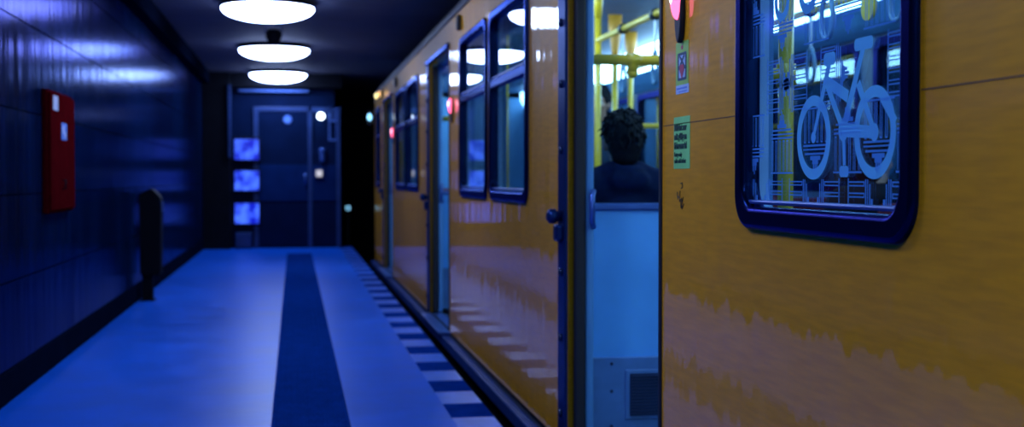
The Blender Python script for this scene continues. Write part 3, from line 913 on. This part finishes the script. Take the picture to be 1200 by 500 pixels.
def head(bm, c, R):
    """c = centre of the skull, R = rotation of the head (local +y looks forward)"""
    def P(x, y, z): return Vector(c) + R @ Vector((x, y, z))
    ball(bm, P(0, -.012, .012), (.074, .092, .098), 3, R)
    ball(bm, P(0, .025, -.045), (.056, .062, .068), 3, R)
    ball(bm, P(0, .052, -.088), (.026, .024, .022), 2, R)
    cap(bm, P(0, .078, .004), P(0, .100, -.034), .009, .015, 8)
    for s in (-1, 1):
        ball(bm, P(s*.010, .093, -.038), (.009, .010, .008), 2, R)
        ball(bm, P(s*.076, -.008, -.018), (.011, .021, .033), 2, R)
        ball(bm, P(s*.040, .062, -.025), (.022, .022, .02), 2, R)
        cap(bm, P(s*.014, .080, .022), P(s*.046, .066, .022), .008, .007, 8)
    cap(bm, P(-.020, .083, -.062), P(.020, .083, -.062), .0065, .0065, 8)
    cap(bm, P(-.017, .081, -.072), P(.017, .081, -.072), .007, .007, 8)

def hair_mesh(c, R, long=False, seed=0):
    rnd = random.Random(seed)
    bm = NB()
    def P(x, y, z): return Vector(c) + R @ Vector((x, y, z))
    ball(bm, P(0, -.022, .030), (.086, .096, .098), 3, R)
    ball(bm, P(0, -.050, -.025), (.074, .062, .070), 3, R)
    ball(bm, P(0, -.058, -.062), (.062, .046, .052), 3, R)
    for k in range(320):
        th = rnd.uniform(0, 2*PI); ph = rnd.uniform(-.75, 1.5)
        d = Vector((math.cos(th)*math.cos(ph), math.sin(th)*math.cos(ph), math.sin(ph)))
        if d.y > .35 and d.z < .5: continue
        if d.z < -.2 and d.y > -.25: continue
        p = Vector((d.x*.082, -.024 + d.y*.092, .028 + d.z*.094))
        down = Vector((-math.cos(th)*math.sin(ph), -math.sin(th)*math.sin(ph), math.cos(ph)))*-1
        sw = Vector((-math.sin(th), math.cos(th), 0))*rnd.uniform(-.9, .9)
        t = (down + sw + d*rnd.uniform(.1, .9)).normalized()*rnd.uniform(.022, .036)
        cap(bm, P(*p), P(*(p + t)), .0085, .0032, 6)
    if long:
        ball(bm, P(0, -.115, .06), (.042, .040, .042), 3, R)
    return remeshed(bm, .0042, 1)

def add_local(name, me, m, parent, label=None):
    o = finish(name, me, m, parent, label, True, None, True)
    WORLD[o.name] = Matrix.Identity(4)
    return o

def passenger(loc, rz, label, seated=True, headturn=0.0, headtilt=0.0, cloth='navy', trousers='denim', scale=1.0, bun=False, seed=1, hipz=.53, collar=True):
    r = root('person', loc, label, 'person', rz=rz)
    r.scale = (scale,)*3
    hz = hipz if seated else .92
    hip = Vector((0, 0, hz))
    ch = Vector((0, .0, hz+.30)); sh = Vector((0, -.01, hz+.475)); nk = Vector((0, .0, hz+.535)); hd = Vector((0, .025, hz+.665))
    HR = (Matrix.Rotation(headturn, 3, 'Z') @ Matrix.Rotation(headtilt, 3, 'X'))
    J = {}
    for s in (-1, 1):
        J[s] = dict(s=sh + Vector((s*.175, 0, -.015)), h=hip + Vector((s*.095, .0, 0)))
        if seated:
            J[s]['e'] = J[s]['s'] + Vector((s*.035, .05, -.27)); J[s]['w'] = J[s]['h'] + Vector((-s*.02, .30, .125))
            J[s]['k'] = J[s]['h'] + Vector((s*.03, .43, -.02)); J[s]['a'] = Vector((J[s]['k'].x, J[s]['k'].y+.02, .09))
        else:
            J[s]['e'] = J[s]['s'] + Vector((s*.06, -.01, -.28)); J[s]['w'] = J[s]['e'] + Vector((-s*.01, .07, -.24))
            J[s]['k'] = J[s]['h'] + Vector((s*.01, .02, -.42)); J[s]['a'] = Vector((J[s]['k'].x, -.01, .09))
    def torso(bm, g=0.0):
        ball(bm, hip + Vector((0, 0, .04)), (.155+g, .112+g, .13+g), 3)
        ball(bm, hip + Vector((0, -.005, .17)), (.138+g, .100+g, .15), 3)
        ball(bm, ch, (.158+g, .112+g, .17+g), 3)
        cap(bm, J[-1]['s'] + Vector((.03, 0, 0)), J[1]['s'] - Vector((.03, 0, 0)), .068+g, .068+g)
    def arms(bm, g=0.0, cut=0.0):
        for s in (-1, 1):
            j = J[s]
            cap(bm, j['s'], j['e'], .052+g, .040+g); w = j['w'] + (j['e']-j['w'])*cut
            cap(bm, j['e'], w, .040+g, .027+g)
    def legs(bm, g=0.0, cut=0.0):
        for s in (-1, 1):
            j = J[s]
            cap(bm, j['h'], j['k'], .082+g, .056+g); a = j['a'] + (j['k']-j['a'])*cut
            cap(bm, j['k'] , a, .054+g, .038+g)
    bm = NB()
    torso(bm); arms(bm); legs(bm)
    cap(bm, sh, nk + Vector((0, .008, .06)), .062, .054)
    head(bm, hd, HR)
    for s in (-1, 1):
        j = J[s]
        if seated: hand(bm, j['w'], (-s*.25, 1, -.25), (0, .25, 1), (-s, -.2, 0))
        else: hand(bm, j['w'], (-s*.05, .15, -1), (s, .0, 0), (0, 1, .1))
        cap(bm, j['a'] + Vector((0, -.03, -.05)), j['a'] + Vector((0, .15, -.055)), .034, .028)
    body = add_local('body', remeshed(bm, .0075, 3), M['skin'], r)
    add_local('hair', hair_mesh(hd, HR, bun, seed), M['hair'], r)
    for s in (-1, 1): add_local('eye', mesh_of(ball(NB(), hd + HR @ Vector((s*.031, .073, .003)), (.0125, .0125, .009), 2, HR), 'eye'), M['eye'], r)
    bm = NB(); torso(bm, .022); arms(bm, .017, .06)
    # shoulders slope up to a collar
    for s in (-1, 1): cap(bm, J[s]['s'], sh + Vector((s*.05, -.01, .045)), .066, .060)
    if collar:
        pts = [nk + Vector((.072*math.cos(t), -.012 + .072*math.sin(t), -.012 + .012*math.sin(t*1.0+PI))) for t in [2*PI*k/24 for k in range(24)]]
        tube(bm, pts, .027, 10, closed=True)
        if not bun: cap(bm, nk + Vector((-.05, -.085, -.045)), nk + Vector((.05, -.085, -.045)), .045, .045)   # folded hood
    add_local('jacket', remeshed(bm, .011, 3), M[cloth], r)
    bm = NB(); legs(bm, .013, .04); ball(bm, hip + Vector((0, 0, .02)), (.165, .122, .11), 3)
    add_local('trousers', remeshed(bm, .011, 3), M[trousers], r)
    for s in (-1, 1):
        bm = NB(); j = J[s]
        cap(bm, j['a'] + Vector((0, -.035, -.042)), j['a'] + Vector((0, .16, -.052)), .046, .036)
        cap(bm, j['a'] + Vector((0, -.01, .02)), j['a'] + Vector((0, -.02, -.03)), .050, .048)
        box(bm, j['a'].x-.042, j['a'].x+.042, j['a'].y-.08, j['a'].y+.19, 0.0, .022, .01)
        add_local('shoe', remeshed(bm, .008, 2), M['charcoal'], r)
    return r

FLZ = -.03
passenger((1.372, 5.26, FLZ), 0, 'person in a navy jacket with short dark hair, sitting behind the doorway glass', cloth='navy', seed=3, hipz=.575)
passenger((2.03, 8.45, FLZ), math.radians(150), 'person in a slate coat with dark tied hair, standing by the yellow poles', seated=False, cloth='coatgrey', trousers='charcoal', bun=True, seed=5, headturn=math.radians(10))
passenger((2.56, 5.36, FLZ), 0, 'person in dark clothes seated behind the bicycle sticker window', cloth='charcoal', trousers='charcoal', seed=8, headturn=math.radians(-50), hipz=.50)

# ------------------------------------------------------------------ world, camera
w = bpy.data.worlds.new('World'); S.world = w; w.use_nodes = True
w.node_tree.nodes['Background'].inputs['Color'].default_value = (.01, .012, .02, 1)
w.node_tree.nodes['Background'].inputs['Strength'].default_value = .3

cam = bpy.data.cameras.new('camera'); co = link(bpy.data.objects.new('camera', cam)); S.camera = co
cam.sensor_width = 36; cam.lens = 45.0; cam.clip_start = .05
psi = math.atan2(255, 1500); pit = math.atan(42*math.cos(psi)/1500)
fw = Vector((math.sin(psi)*math.cos(pit), math.cos(psi)*math.cos(pit), -math.sin(pit)))
co.location = (0, 0, 1.05)
co.rotation_euler = fw.to_track_quat('-Z', 'Y').to_euler()
cam.dof.use_dof = True; cam.dof.focus_distance = 2.9; cam.dof.aperture_fstop = 3.6
S.view_settings.view_transform = 'Standard'; S.view_settings.look = 'None'
S.view_settings.exposure = 0.0; S.view_settings.gamma = 1.0; S.view_settings.use_curve_mapping = False
